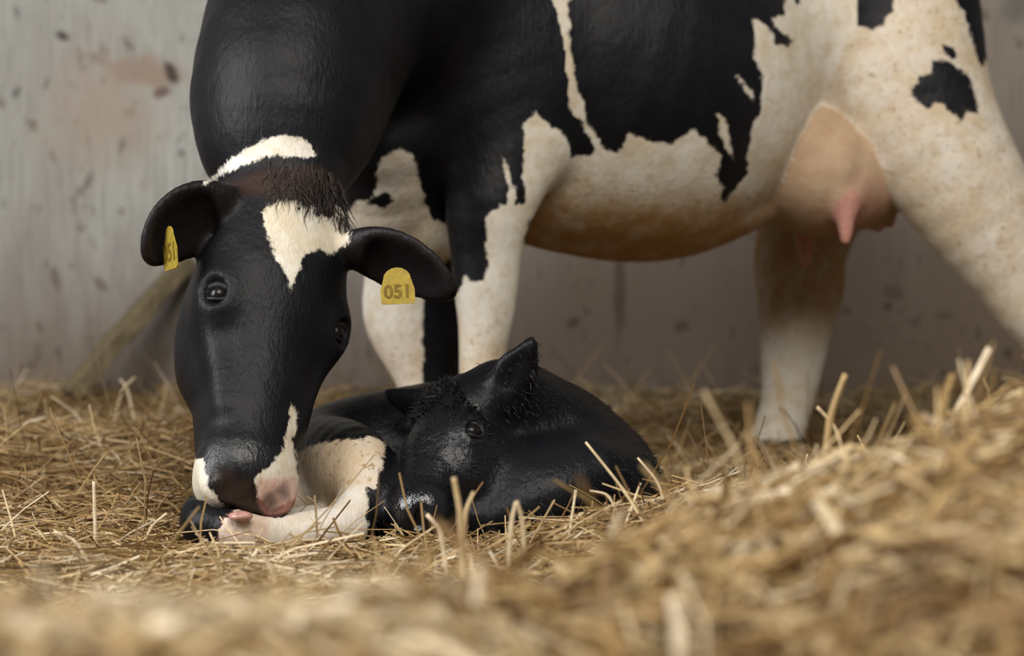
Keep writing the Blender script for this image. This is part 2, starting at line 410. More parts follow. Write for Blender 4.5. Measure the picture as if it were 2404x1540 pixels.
# far foreleg
FF = 3.74
cow.chain([(P(930, 300, FF), .13, .10), (P(965, 480, FF), .105, .09), (P(965, 640, FF), .095, .08), (P(965, 730, FF), .100, .075), (P(985, 800, FF), .088, .062),
           (P(1003, 880, FF), .066, .05), (P(1010, 1000, FF), .05, .045), (P(1008, 1070, FF), .055, .05), (P(1000, 1128, FF), .062, .055)], 'fore_far', up=(1, 0, 0), k=0.03, kc=0.03)
# near hind leg: thigh, gaskin, hock beyond the frame, cannon, hoof
HN = 3.80
cow.chain([(P(2070, -190, 3.92), .182, .12), (P(2085, 40, 3.86), .184, .125), (P(2118, 210, 3.83), .168, .115), (P(2222, 380, HN), .130, .095),
           (P(2326, 535, HN), .106, .075), (P(2440, 690, HN), .083, .060), (P(2480, 770, HN), .070, .055)], 'hind_near', up=(1, 0, .35), k=0.05, kc=0.09)
cow.chain([(P(2480, 755, HN), .070, .055), (P(2478, 900, HN), .048, .042), (P(2462, 1030, HN), .052, .048), (P(2440, 1112, HN-.03), .070, .058)], 'hind_near', up=(1, 0, 0), k=0.03)
# far hind leg
HF = 4.32
cow.chain([(P(1990, 150, HF), .22, .12), (P(1930, 400, HF), .15, .11), (P(1878, 590, HF), .112, .09), (P(1880, 670, HF), .107, .07), (P(1868, 770, HF), .088, .06),
           (P(1858, 870, HF), .072, .052), (P(1845, 955, HF), .060, .05), (P(1818, 1045, HF), .062, .052), (P(1803, 1090, HF-.02), .066, .058)], 'hind_far', up=(1, 0, 0), k=0.03, kc=0.03)
# udder and teats
cow.chain([(P(1885, 340, 3.88), .110, .140), (P(1910, 405, 3.85), .134, .160), (P(2035, 430, 3.90), .095, .105)], 'udder', up=(0, 0, 1), k=0.012, kc=0.05)
cow.ellipsoid(P(2100, 425, 4.14), (.085, .10, .07), 'udder', k=0.04)
for (x, y, Y, L, r) in ((1985, 500, 3.73, .060, .017), (1890, 560, 3.99, .058, .017), (2062, 500, 3.90, .034, .013), (2088, 498, 4.00, .030, .013)):
    p = P(x, y, Y); cow.chain([(p+(0, 0, .03), r*1.6, r*1.6), (p-(0, 0, .01), r*1.05, r*1.05), (p-(0, 0, L), r*.66, r*.66)], 'teat', up=(1, 0, 0), k=0.03)
# tail hanging behind the rump
cow.chain([(xyz(1.02, 4.20, 1.27), .05, .05), (xyz(1.105, 4.25, 1.12), .03, .03), (xyz(1.11, 4.24, .92), .025, .025), (xyz(1.06, 4.22, .72), .024, .024), (xyz(1.10, 4.20, .52), .035, .03)], 'tail', up=(1, 0, 0), k=0.03)
# head in its own frame: w across, h out of the forehead, s down the face from the poll
H0 = P(728, 372, 2.79); HM = P(608, 1165, 2.50)
HL, HN_, HA = frame(HM-H0, (math.sin(math.radians(32)), -math.cos(math.radians(32)), 0.35))
HR = np.array([HL, HN_, HA]); HLEN = np.linalg.norm(HM-H0); q = HLEN/0.56
def hp(w, h, s): return H0+q*(HL*w+HN_*h+HA*s)
def hell(w, h, s, r, g='head', k=0.03, **kw): cow.ellipsoid(hp(w, h, s), tuple(x*q for x in r), g, R=HR, k=k, **kw)
def hchain(pts, g='head', k=0.03, kc=0.03, up=None): cow.chain([(hp(*p[0]), p[1]*q, p[2]*q) for p in pts], g, up=HN_ if up is None else up, k=k, kc=kc)
hell(0, -.075, .045, (.088, .075, .075), k=.04)
hell(0, -.075, .13, (.108, .080, .13), k=.04)
hell(0, -.080, .22, (.118, .078, .11), k=.04)
hchain([((0, -.070, .20), .068, .094), ((0, -.068, .33), .058, .070), ((0, -.062, .47), .050, .062)], k=.03)
hchain([((0, -.150, .20), .085, .085), ((0, -.155, .29), .075, .080), ((0, -.125, .40), .055, .066), ((0, -.100, .50), .042, .052)], k=.05)
for sgn in (-1, 1):
    hell(sgn*.090, -.052, .250, (.032, .034, .046), k=.03)                 # brow and orbit
    hell(sgn*.066, -.135, .275, (.040, .080, .095), k=.04)                 # cheek
    hchain([((sgn*.085, -.070, .28), .012, .012), ((sgn*.058, -.042, .42), .010, .010)], k=.03)
hell(0, -.060, .505, (.074, .053, .055), 'muzzle', k=.03)
hell(0, -.085, .525, (.066, .045, .045), 'muzzle', k=.02)
hell(0, -.122, .500, (.050, .028, .050), 'lip', k=.012)
for sgn in (-1, 1):
    hell(sgn*.040, -.050, .535, (.030, .022, .030), 'muzzle', k=.02)
    cow.chain([(hp(sgn*.030, -.026, .556), .014, .013), (hp(sgn*.046, -.012, .540), .012, .011), (hp(sgn*.058, -.018, .522), .008, .007)], 'muzzle', up=HN_, k=.006, cut=True)
    hell(sgn*.104, -.029, .256, (.018, .015, .021), k=.010, cut=True)      # eye hollow
hell(0, -.045, .000, (.065, .045, .040), k=.03)                            # poll
# throat
hchain([((0, -.16, .10), .10, .085), ((0, -.17, .22), .09, .08)], 'neck', k=.06)
# ears: leaf shapes hanging outwards, hollow on the inner side
def ear(F_, a, m, b, wid, thick, nrm, g, k=.015, hollow=True):
    ax = unit(b-a); n = unit(nrm-ax*np.dot(nrm, ax)); u = np.cross(ax, n)
    at = lambda t: a*(1-t)**2+2*(2*m-.5*(a+b))*t*(1-t)+b*t*t
    prof = lambda t: max(.12, math.sin(math.pi*(.17+.735*t))**.75)
    F_.chain([(at(t), wid*prof(t), thick*(2.0-1.2*min(1, t*2.2)+.2)) for t in np.linspace(0, 1, 8)], g, up=u, k=k, kc=.012, sub=2)
    if hollow:
        F_.chain([(at(t)+n*thick*1.25, wid*prof(t)*.72, thick*1.05) for t in np.linspace(.22, .84, 6)], g, up=u, k=.010, kc=.01, cut=True, sub=2)
EL = [P(530, 480, 2.74), P(422, 528, 2.70), P(352, 604, 2.67)]
ER = [P(835, 585, 2.78), P(950, 620, 2.76), P(1058, 684, 2.74)]
ear(cow, EL[0], EL[1], EL[2], .064, .012, np.array([.25, -.75, -.60]), 'ear')
ear(cow, ER[0], ER[1], ER[2], .060, .012, np.array([-.15, -.75, -.62]), 'ear')
V, F, N = cow.mesh(3)
lab = cow.labels(V); G = lambda *g: np.isin(lab, [cow.groups.index(x) for x in g if x in cow.groups])
coat = np.full(len(V), -0.2)
coat[G('fore_far', 'hind_near', 'hind_far', 'udder', 'teat')] = 0.2
BODY = G('trunk', 'fore_near', 'hind_near', 'udder', 'neck', 'fore_far')
FLANK = [(1287, 0), (1358, 0), (1349, 25), (1358, 137), (1366, 200), (1383, 241), (1387, 274), (1428, 345), (1462, 353), (1482, 308), (1516, 320), (1541, 330), (1582, 333),
         (1607, 312), (1628, 301), (1649, 320), (1669, 341), (1690, 357), (1686, 387), (1676, 407), (1698, 441), (1690, 466), (1703, 474), (1736, 432), (1757, 403), (1752, 374), (1761, 320), (1765, 287),
         (1782, 266), (1786, 183), (1765, 137), (1771, 96), (1765, 50), (1782, 54), (1807, 79), (1819, 104), (1848, 110), (1863, 96), (1815, 62), (1811, 46), (1840, 37), (1844, 0),
         (1862, -12), (1872, 18), (1880, 0), (1890, -160), (2420, -160), (2500, 700), (1220, 760), (1225, 540), (1262, 480), (1310, 430), (1326, 388), (1349, 362), (1399, 357),
         (1408, 345), (1374, 278), (1354, 258), (1349, 224), (1333, 175), (1300, 129), (1300, 108), (1320, 108), (1324, 62), (1312, 25), (1280, -120), (1265, -120)]
SL1 = [(1732, 179), (1745, 188), (1772, 226), (1769, 238), (1750, 214)]
SL2 = [(1686, 270), (1703, 280), (1711, 320), (1722, 372), (1705, 352), (1690, 315)]
T = G('trunk')
w = np.maximum.reduce([marking(V, N, p, 3.62, 0.6) for p in (FLANK, SL1, SL2)]); coat[T] = w[T]
LEG = [(1256, 268), (1231, 295), (1229, 382), (1225, 427), (1236, 450), (1232, 478), (1206, 485), (1175, 482), (1143, 509), (1145, 632), (1138, 655), (1120, 661), (1093, 648), (1070, 700), (1060, 1300), (1230, 1300),
       (1230, 560), (1245, 520), (1330, 430), (1345, 350), (1315, 309), (1279, 291)]
SL3 = [(1176, 368), (1186, 372), (1201, 428), (1210, 440), (1207, 486), (1193, 486), (1195, 436)]
w = np.maximum(marking(V, N, LEG, FN, None), marking(V, N, SL3, FN, None)); m = G('fore_near'); coat[m] = w[m]
CH = [(902, 373), (938, 355), (965, 368), (979, 395), (979, 414), (997, 473), (1015, 514), (1047, 527), (1075, 590), (1025, 640), (900, 640), (800, 520), (843, 473), (872, 470), (888, 440), (888, 405)]
CHB = [(888, 455), (905, 450), (925, 470), (905, 490), (880, 485), (862, 478)]
w = np.minimum(marking(V, N, CH, 3.52, 0.5), -marking(V, N, CHB, 3.52, 0.5)); m = G('trunk', 'neck') & (V[:, 0] < .02); coat[m] = np.maximum(coat[m], w[m])
m = G('fore_far') ; coat[m] = np.maximum(w, -marking(V, N, [(700, -200), (1500, -200), (1500, 560), (700, 560)], FF, None))[m]
w = -marking(V, N, [(996, 540), (1250, 540), (1250, 1300), (994, 1300)], FF, None); coat[m] = np.minimum(coat, np.where(V[:, 2] < .53, w, 1))[m]
HB = [[(1987, -10), (1974, 25), (2003, 54), (2049, 69), (2070, 62), (2082, 33), (2097, 25), (2100, -60), (2060, -130), (1990, -120)],
      [(2186, 141), (2228, 145), (2273, 179), (2290, 224), (2297, 270), (2265, 254), (2261, 287), (2232, 266), (2219, 245), (2194, 241), (2178, 258), (2149, 233), (2140, 216), (2161, 179), (2190, 175)],
      [(2211, 104), (2244, 112), (2246, 137), (2230, 137)], [(2236, -80), (2330, -80), (2330, 120), (2302, 160), (2285, 100), (2262, 29), (2240, 0)], [(1955, -40), (1968, -40), (1962, 5), (1952, 0)]]
w = np.minimum.reduce([-marking(V, N, p, 3.74, 0.5) for p in HB]); m = G('hind_near'); coat[m] = w[m]; m = G('trunk') & (V[:, 0] > .75); coat[m] = np.minimum(coat, w)[m]
# head
FH = [(613, 500), (638, 472), (662, 468), (701, 475), (697, 496), (739, 482), (746, 503), (781, 510), (799, 482), (820, 510), (823, 566), (806, 580), (788, 601), (771, 598), (753, 584), (729, 591),
      (708, 609), (694, 651), (685, 682), (676, 651), (655, 626), (638, 580), (620, 538)]
PO = [(480, 432), (525, 384), (578, 350), (631, 322), (673, 316), (715, 330), (742, 367), (701, 370), (648, 363), (596, 377), (543, 402)]
NS = [(685, 940), (699, 967), (691, 1037), (700, 1108), (720, 1160), (640, 1200), (601, 1160), (598, 1126), (618, 1104), (654, 1077), (671, 1037), (680, 984)]
LP = [(440, 1075), (478, 1080), (487, 1140), (520, 1182), (560, 1215), (500, 1260), (430, 1160)]
m = G('head', 'muzzle', 'neck', 'lip', 'ear')
w = np.maximum.reduce([marking(V, N, FH, 2.66), marking(V, N, PO, 2.80, 0.9), marking(V, N, NS, 2.50), marking(V, N, LP, 2.55)])
coat[m] = np.maximum(coat, w)[m]; coat[G('lip')] = .05
sm = lambda x, a, b: np.clip((x-a)/(b-a), 0, 1)**2*(3-2*np.clip((x-a)/(b-a), 0, 1))
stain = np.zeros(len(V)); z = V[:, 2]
stain = np.where(G('trunk'), 0.12+0.95*sm(-z, -.66, -.55), stain)  # belly underside: dirt, with some of its shade put into the tint
stain = np.where(G('trunk') & (V[:, 0] < -.02), .25, stain)
stain = np.where(G('hind_near'), 0.34, stain)
stain = np.where(G('hind_far'), 0.15+.75*sm(z, .27, .42), stain)
stain = np.where(G('fore_near', 'fore_far'), 0.10+.35*sm(-z, -.40, -.25), stain)
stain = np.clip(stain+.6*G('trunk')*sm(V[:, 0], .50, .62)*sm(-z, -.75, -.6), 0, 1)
skin = np.where(G('udder', 'teat'), 1.0, 0.0)
pink = np.where(G('teat'), 0.9, 0.0)
pink = np.where(G('udder'), 0.6*np.clip(1-np.linalg.norm(V-P(2010, 490, 3.78), axis=1)/.12, 0, 1), pink)
c, n_ = hp(.045, -.05, .535), None
pink = np.where(G('muzzle'), np.clip(marking(V, N, [(600, 1120), (700, 1110), (715, 1200), (620, 1230), (598, 1180)], 2.47, 0.6)/.008, 0, 1)*.62, pink)
dark = np.where(G('muzzle'), np.clip(marking(V, N, [(520, 1120), (596, 1118), (606, 1180), (640, 1215), (520, 1230)], 2.48, 0.6)/.010, 0, 1)*.8, 0.0)
for sgn in (-1, 1):
    dn = np.minimum(np.linalg.norm(V-hp(sgn*.032, -.028, .554), axis=1), np.linalg.norm(V-hp(sgn*.047, -.017, .538), axis=1))
    dark = np.maximum(dark, np.clip(1.6-dn/.014, 0, 1)*.95)
brown = np.clip(marking(V, N, [(500, 430), (600, 385), (760, 370), (820, 440), (700, 480), (600, 470), (520, 470)], 2.74, 0.8)/.02, 0, 1)*G('head')*0.8
brown = np.maximum(brown, np.where(G('ear'), .12, 0)); brown = np.maximum(brown, np.where(G('tail'), .35, 0))
hoof = (G('fore_near', 'fore_far', 'hind_near', 'hind_far')) & (z < .06); dark = np.where(hoof, .9, dark)
root_loc = Vector((0.35, 3.80, 0.0))
cow_root = empty('cow', root_loc)
tag(cow_root, 'black and white dairy cow bending down to lick her newborn calf', 'cow')
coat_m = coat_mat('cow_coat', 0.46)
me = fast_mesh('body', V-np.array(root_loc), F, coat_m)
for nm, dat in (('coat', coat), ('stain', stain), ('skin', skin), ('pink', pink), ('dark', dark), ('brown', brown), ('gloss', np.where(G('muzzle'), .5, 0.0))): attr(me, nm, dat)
body = bpy.data.objects.new('body', me); C.objects.link(body); body.parent = cow_root

def uv_ball(c, r, R=np.eye(3), nu=20, nv=12):
    vs = [c+np.asarray(R).T@(np.array([math.sin(a)*math.cos(b), math.sin(a)*math.sin(b), math.cos(a)])*r) for a in np.linspace(0.001, math.pi-.001, nv) for b in np.linspace(0, 2*math.pi, nu, endpoint=False)]
    fs = [(i*nu+j, (i+1)*nu+j, (i+1)*nu+(j+1) % nu, i*nu+(j+1) % nu) for i in range(nv-1) for j in range(nu)]
    return np.array(vs), fs
t = NT('wet_eye'); eye_m = t.set(color=t.mix(t.rng(t.noise(t.coord(), 60, 2), .3, .7), (0.004, 0.0035, 0.004), (0.010, 0.007, 0.006)), rough=0.22, spec=0.25)
lid_m = simple_mat('eyelid_skin', (0.009, 0.008, 0.009), 0.5, 0.3, 90, 0.4)
for sgn in (-1, 1):
    ec = hp(sgn*.0930, -.040, .256)
    vv, ff = uv_ball(ec, np.array([.0150, .0160, .0170])*q, HR)
    e = mesh_obj('eye', vv, ff, eye_m, cow_root, origin=ec)
    # lids: an almond ring standing proud round the eyeball
    out = unit(HL*sgn*.66+HN_*.75); up_ = unit(-HA+0.12*HN_); up_ = unit(up_-out*np.dot(up_, out)); sd = np.cross(out, up_)
    vs, fs, nr = [], [], 28
    for i in range(nr):
        a = 2*math.pi*i/nr; rad = np.array([math.cos(a)*.0200, math.sin(a)*.0112])*q
        cc = ec+sd*rad[0]+up_*rad[1]+out*(.0098-.006*abs(math.cos(a)))*q
        rd = unit(sd*math.cos(a)+up_*math.sin(a))
        for j in range(6):
            b = 2*math.pi*j/6; vs.append(cc+(rd*math.cos(b)+out*math.sin(b))*(.0036+.0034*max(0, math.sin(a)))*q)
    for i in range(nr):
        for j in range(6): fs.append((i*6+j, ((i+1) % nr)*6+j, ((i+1) % nr)*6+(j+1) % 6, i*6+(j+1) % 6))
    l_ = mesh_obj('eyelid', vs, fs, lid_m, cow_root, origin=ec)

# yellow ear tags with stud and number
tag_m = simple_mat('yellow_tag_plastic', (0.33, 0.235, 0.030), 0.45, 0.35, 120, 0.15)
ink_m = simple_mat('tag_ink', (0.16, 0.10, 0.008), 0.6, 0.3, 80, 0.1)
def ear_tag(top, down, right, wt, wb, hgt, text, th=.002):
    down = unit(down); right = unit(right-down*np.dot(right, down)); out = np.cross(right, down)
    if out[1] > 0: out = -out
    outl = []
    for i in range(9):
        a = math.pi*i/8; outl.append((-math.cos(a)*wt/2, -math.sin(a)*wt*.42))
    outl += [(wb/2, hgt*.42), (wb/2, hgt*.93), (wb/2-.003, hgt), (-wb/2+.003, hgt), (-wb/2, hgt*.93), (-wb/2, hgt*.42)]
    n = len(outl); vs = [top+right*x+down*y+out*o for o in (th/2, -th/2) for x, y in outl]
    fs = [list(range(n)), list(range(2*n-1, n-1, -1))]+[(i, i+n, (i+1) % n+n, (i+1) % n) for i in range(n)]
    o = mesh_obj('ear_tag', vs, fs, tag_m, cow_root, smooth=False, origin=top); tag(o, 'yellow plastic ear tag')
    vv, ff = uv_ball(top+out*.002, np.array([.007, .007, .004]), np.array([right, down, out]), 14, 8)
    mesh_obj('stud', vv, ff, tag_m, o, origin=top)
    cu = bpy.data.curves.new('tag_number', 'FONT'); cu.body = text; cu.align_x = 'CENTER'; cu.align_y = 'CENTER'; cu.size = hgt*.74; cu.extrude = .0004; cu.offset = .0006
    to = bpy.data.objects.new('tag_number', cu); C.objects.link(to); bpy.context.view_layer.update()
    tm = bpy.data.meshes.new_from_object(to.evaluated_get(bpy.context.evaluated_depsgraph_get())); bpy.data.objects.remove(to); tm.name = 'tag_number'
    tm.materials.clear(); tm.materials.append(ink_m)
    no = bpy.data.objects.new('tag_number', tm); C.objects.link(no); no.parent = o
    M = Matrix.Identity(4)
    sx = min(1.0, wb*.86/max(1e-4, max(v.co.x for v in tm.vertices)-min(v.co.x for v in tm.vertices)))
    for i in range(3):
        M[i][0] = right[i]*sx; M[i][1] = -down[i]; M[i][2] = out[i]; M[i][3] = (down*hgt*.52+out*(th/2+.0005))[i]
    no.matrix_local = M
    return o
bpy.context.view_layer.update()
ear_tag(P(932, 655, 2.705), np.array([.06, -.10, -1.0]), np.array([1, .05, 0]), .044, .054, .040, '051')
ear_tag(P(398, 552, 2.655), np.array([.06, -.06, -1.0]), np.array([.50, -.86, 0]), .034, .062, .054, '051')

def tufts(name, base, dirs, length, width, mat, parent, kind=None, seg=3, droop=.3, seed=1, at=None):
    """tapering locks of hair: flat three-sided blades"""
    r = np.random.default_rng(seed); n = len(base)
    t_ = unit_rows(dirs); s_ = unit_rows(np.cross(t_, r.normal(size=(n, 3)))); b_ = np.cross(t_, s_)
    Ls = length*r.uniform(.6, 1.3, n)[:, None]; Ws = width*r.uniform(.7, 1.3, n)[:, None]
    rings = []
    for i in range(seg+1):
        u = i/seg; c = base+t_*Ls*u+np.array([0, 0, -1.0])*droop*Ls*u*u+s_*Ls*.15*u*u*r.normal(size=(n, 1))
        wv = Ws*(1-u*.93)
        for k in range(3):
            a = 2*math.pi*k/3; rings.append(c+s_*wv*math.cos(a)+b_*wv*.6*math.sin(a))
    A = np.stack(rings, 1); nv = A.shape[1]
    loc = np.array([(i*3+k, (i+1)*3+k, (i+1)*3+(k+1) % 3, i*3+(k+1) % 3) for i in range(seg) for k in range(3)])
    Fs = (np.arange(n)[:, None, None]*nv+loc[None]).reshape(-1, 4)
    off = np.array(parent.matrix_world.translation) if at is None else at
    me_ = fast_mesh(name, A.reshape(-1, 3)-off, Fs, mat)
    o = bpy.data.objects.new(name, me_); C.objects.link(o); o.parent = parent
    if kind: o['kind'] = kind
    return o
def unit_rows(a): return a/(np.linalg.norm(a, axis=1)[:, None]+1e-9)
hair_m = simple_mat('black_hair', (0.012, 0.010, 0.010), 0.45, 0.5, 150, 0.5)
brownhair_m = simple_mat('poll_hair', (0.030, 0.017, 0.012), 0.5, 0.5, 150, 0.6)
# forelock hanging from the poll over the white forehead
i = np.where(G('head') & (N@HN_ > .1))[0]
loc = (V[i]-H0)@HR.T/q
sel = i[(loc[:, 2] < .075) & (loc[:, 2] > -.05) & (np.abs(loc[:, 0]-.010) < .075)]
sel = rng.choice(sel, 520)
d = HA[None]*1.0+HN_[None]*.16+rng.normal(size=(520, 3))*.26
tufts('forelock', V[sel]-N[sel]*.002, d, .040, .0019, brownhair_m, cow_root, 'stuff', droop=.25)

# tongue of the cow on the calf's leg
tongue_m = simple_mat('tongue_pink', (0.46, 0.24, 0.20), 0.3, 0.6, 120, 0.2, 0.002)
vv, ff = uv_ball(P(565, 1212, 2.50), np.array([.018, .016, .008]), np.eye(3), 20, 12)
mesh_obj('tongue', vv, ff, tongue_m, cow_root, origin=P(565, 1212, 2.50))

# ------------------------------------------------------------------ the calf
calf = Field((-0.56, 2.40, -0.06), (0.36, 3.22, 0.36), 0.0042)
calf.chain([(P(790, 1100, 2.97), .105, .10), (P(900, 1095, 2.99), .118, .115), (P(1080, 1085, 3.00), .135, .13), (P(1270, 1075, 2.93), .118, .125), (P(1385, 1115, 2.84), .088, .10),
            (P(1455, 1150, 2.77), .062, .062)], 'body', k=.04, kc=.05)
calf.chain([(P(1295, 1020, 2.87), .078, .085), (P(1200, 965, 2.82), .078, .070), (P(1130, 965, 2.77), .062, .058)], 'body', k=.05, kc=.04)
calf.chain([(P(1390, 1130, 2.73), .070, .06), (P(1290, 1180, 2.68), .048, .045), (P(1170, 1215, 2.66), .036, .034), (P(1110, 1228, 2.66), .030, .030)], 'body', k=.04)
calf.ellipsoid(P(1240, 1140, 2.74), (.12, .09, .075), 'body', k=.04)
# hind leg folded forward, white
calf.chain([(P(745, 1100, 2.90), .085, .06), (P(800, 1100, 2.80), .078, .062), (P(845, 1115, 2.72), .064, .055), (P(872, 1165, 2.66), .040, .040)], 'thigh', k=.03, kc=.03)
calf.chain([(P(868, 1170, 2.66), .038, .040), (P(815, 1236, 2.61), .034, .034), (P(730, 1250, 2.58), .030, .030), (P(620, 1262, 2.55), .028, .029), (P(545, 1248, 2.53), .031, .031)], 'shank', k=.02, kc=.02)
calf.chain([(P(530, 1240, 2.535), .031, .031), (P(478, 1228, 2.55), .034, .032), (P(470, 1190, 2.58), .022, .022)], 'hoof', k=.012)
calf.chain([(P(735, 1235, 2.72), .034, .034), (P(620, 1250, 2.66), .028, .028), (P(540, 1255, 2.62), .030, .03)], 'shank', k=.015)
K0 = P(1040, 905, 2.78); KM = P(908, 1184, 2.575)
KL, KN, KA = frame(KM-K0, (-.82, -.52, .72)); KR = np.array([KL, KN, KA]); qk = np.linalg.norm(KM-K0)/.25
def kp(w_, h_, s_): return K0+qk*(KL*w_+KN*h_+KA*s_)
def kell(w_, h_, s_, r, g='head', k=.02, **kw): calf.ellipsoid(kp(w_, h_, s_), tuple(x*qk for x in r), g, R=KR, k=k, **kw)
def kchain(pts, g='head', k=.02, kc=.02): calf.chain([(kp(*p[0]), p[1]*qk, p[2]*qk) for p in pts], g, up=KN, k=k, kc=kc)
kell(0, -.050, .040, (.066, .060, .065)); kell(0, -.050, .095, (.070, .054, .065))
kchain([((0, -.050, .10), .046, .060), ((0, -.044, .16), .037, .046), ((0, -.044, .215), .031, .038)])
kchain([((0, -.095, .07), .055, .054), ((0, -.095, .13), .042, .046), ((0, -.080, .20), .028, .034), ((0, -.072, .225), .022, .028)], k=.03)
kell(0, -.046, .222, (.048, .036, .036), 'nose'); kell(0, -.062, .236, (.040, .028, .026), 'nose')
for sgn in (-1, 1):
    kell(sgn*.058, -.036, .098, (.020, .020, .026), k=.02)
    kell(sgn*.052, -.080, .115, (.022, .04, .05), k=.03)
    kell(sgn*.074, -.036, .100, (.014, .011, .014), k=.006, cut=True)
    calf.chain([(kp(sgn*.020, -.046, .258), .008, .010), (kp(sgn*.030, -.034, .246), .005, .007)], 'nose', up=KN, k=.004, cut=True)
kell(0, -.030, .002, (.040, .030, .030), k=.02)
calf.chain([(P(1185, 930, 2.74), .030, .022), (P(1208, 880, 2.73), .034, .013), (P(1226, 848, 2.725), .026, .009), (P(1241, 818, 2.72), .012, .008), (P(1249, 796, 2.72), .003, .006)], 'ear', up=(1, 0, .3), k=.02)
calf.chain([(P(1190, 905, 2.708), .014, .010), (P(1212, 868, 2.706), .013, .007), (P(1230, 838, 2.706), .006, .005)], 'ear', up=(1, 0, .3), k=.008, cut=True)
calf.chain([(P(1010, 955, 2.80), .024, .018), (P(965, 945, 2.82), .022, .010), (P(930, 932, 2.83), .012, .008), (P(908, 918, 2.84), .003, .006)], 'ear', up=(0, 0, 1), k=.02)
# the leg gives way under the cow's muzzle and tongue
sl, G_ = calf.box((-.52, 2.45, -.02), (-.28, 2.72, .14))
gp = np.stack(np.broadcast_arrays(*G_), -1).reshape(-1, 3)
calf.d[sl] = np.maximum(calf.d[sl], .003-cow.sample(gp).reshape(calf.d[sl].shape))
cV, cF, cN = calf.mesh(2)
clab = calf.labels(cV); cG = lambda *g: np.isin(clab, [calf.groups.index(x) for x in g if x in calf.groups])
cc_ = np.full(len(cV), -.2); cc_[cG('shank')] = .1
WT = [(690, 1060), (716, 1051), (755, 1039), (821, 1034), (874, 1026), (905, 1037), (899, 1082), (882, 1130), (868, 1180), (858, 1300), (500, 1300), (600, 1150)]
w = marking(cV, cN, WT, 2.72, None); cc_[cG('thigh', 'body')] = np.where(cV[:, 0] < -.17, w, -.2)[cG('thigh', 'body')]
cc_[cG('shank')] = np.maximum(.0+marking(cV, cN, [(520, 1100), (862, 1100), (862, 1400), (520, 1400)], 2.6, None), -.2)[cG('shank')]
calf_loc = Vector((-0.12, 2.85, 0.0))
calf_root = empty('calf', calf_loc)
tag(calf_root, 'newborn black calf with white hind legs curled up in the straw', 'calf')
calf_m = coat_mat('calf_coat', 0.36, wet=1.0, white=(0.66, 0.62, 0.56))
me = fast_mesh('body', cV-np.array(calf_loc), cF, calf_m)
zc = cV[:, 2]
calf_stain_shade = np.where(cG('thigh', 'body'), .42, .10)  # brown tint puts the shade on the white thigh into the colour
for nm, dat in (('coat', cc_), ('stain', calf_stain_shade), ('skin', np.zeros(len(cV))), ('pink', np.where(cG('shank') & (cV[:, 0] < -.36), .25, 0)), ('dark', np.zeros(len(cV))), ('brown', np.zeros(len(cV))), ('gloss', np.where(cG('nose'), 1.0, np.where(cG('head'), .28, 0.0)))): attr(me, nm, dat)
cbody = bpy.data.objects.new('body', me); C.objects.link(cbody); cbody.parent = calf_root
for sgn in (-1, 1):
    ec = kp(sgn*.0665, -.038, .100)
    vv, ff = uv_ball(ec, np.array([.0125, .0135, .0135])*qk, KR); mesh_obj('eye', vv, ff, eye_m, calf_root, origin=ec)
    out = unit(KL*sgn*.85+KN*.5); up_ = unit(-KA+.1*KN); up_ = unit(up_-out*np.dot(up_, out)); sd = np.cross(out, up_)
    vs, fs, nr = [], [], 24
    for i in range(nr):
        a = 2*math.pi*i/nr
        c_ = ec+(sd*math.cos(a)*.0160+up_*math.sin(a)*.0115+out*(.0072-.004*abs(math.cos(a))))*qk; rd = unit(sd*math.cos(a)+up_*math.sin(a))
        for j in range(6):
            b = 2*math.pi*j/6; vs.append(c_+(rd*math.cos(b)+out*math.sin(b))*.0034*qk)
    for i in range(nr):
        for j in range(6): fs.append((i*6+j, ((i+1) % nr)*6+j, ((i+1) % nr)*6+(j+1) % 6, i*6+(j+1) % 6))
    mesh_obj('eyelid', vs, fs, lid_m, calf_root, origin=ec)
# wet fur standing in locks over the black parts
ci = np.where((cc_ < -.012) & ~cG('nose', 'hoof') & (zc > .0))[0]
pick = rng.choice(ci, 9000)
lay = np.where(cG('head')[pick][:, None], -KA[None]*.2+np.array([[.3, 0, .1]]), np.array([[.55, -.1, -.35]]))
d = cN[pick]*.22+lay+rng.normal(size=(len(pick), 3))*.22
wetfur_m = simple_mat('wet_black_fur', (0.0045, 0.0045, 0.0055), 0.34, 0.40, 200, 0.5)
hd = cG('head')[pick]; d[hd] += cN[pick][hd]*.25
tufts('fur', cV[pick]-cN[pick]*.003, d, .0135, .0014, wetfur_m, calf_root, 'stuff', seg=2, droop=.35, seed=4, at=np.array(calf_loc))

i = np.where(cG('head'))[0]; kl = (cV[i]-K0)@KR.T/qk
sel = rng.choice(i[(kl[:, 2] < .065) & (kl[:, 1] > -.075)], 700)
d = KA[None]*.35+cN[sel]*.75+rng.normal(size=(700, 3))*.38
tufts('forelock', cV[sel]-cN[sel]*.002, d, .019, .0017, wetfur_m, calf_root, 'stuff', seg=3, droop=.25, seed=9, at=np.array(calf_loc))

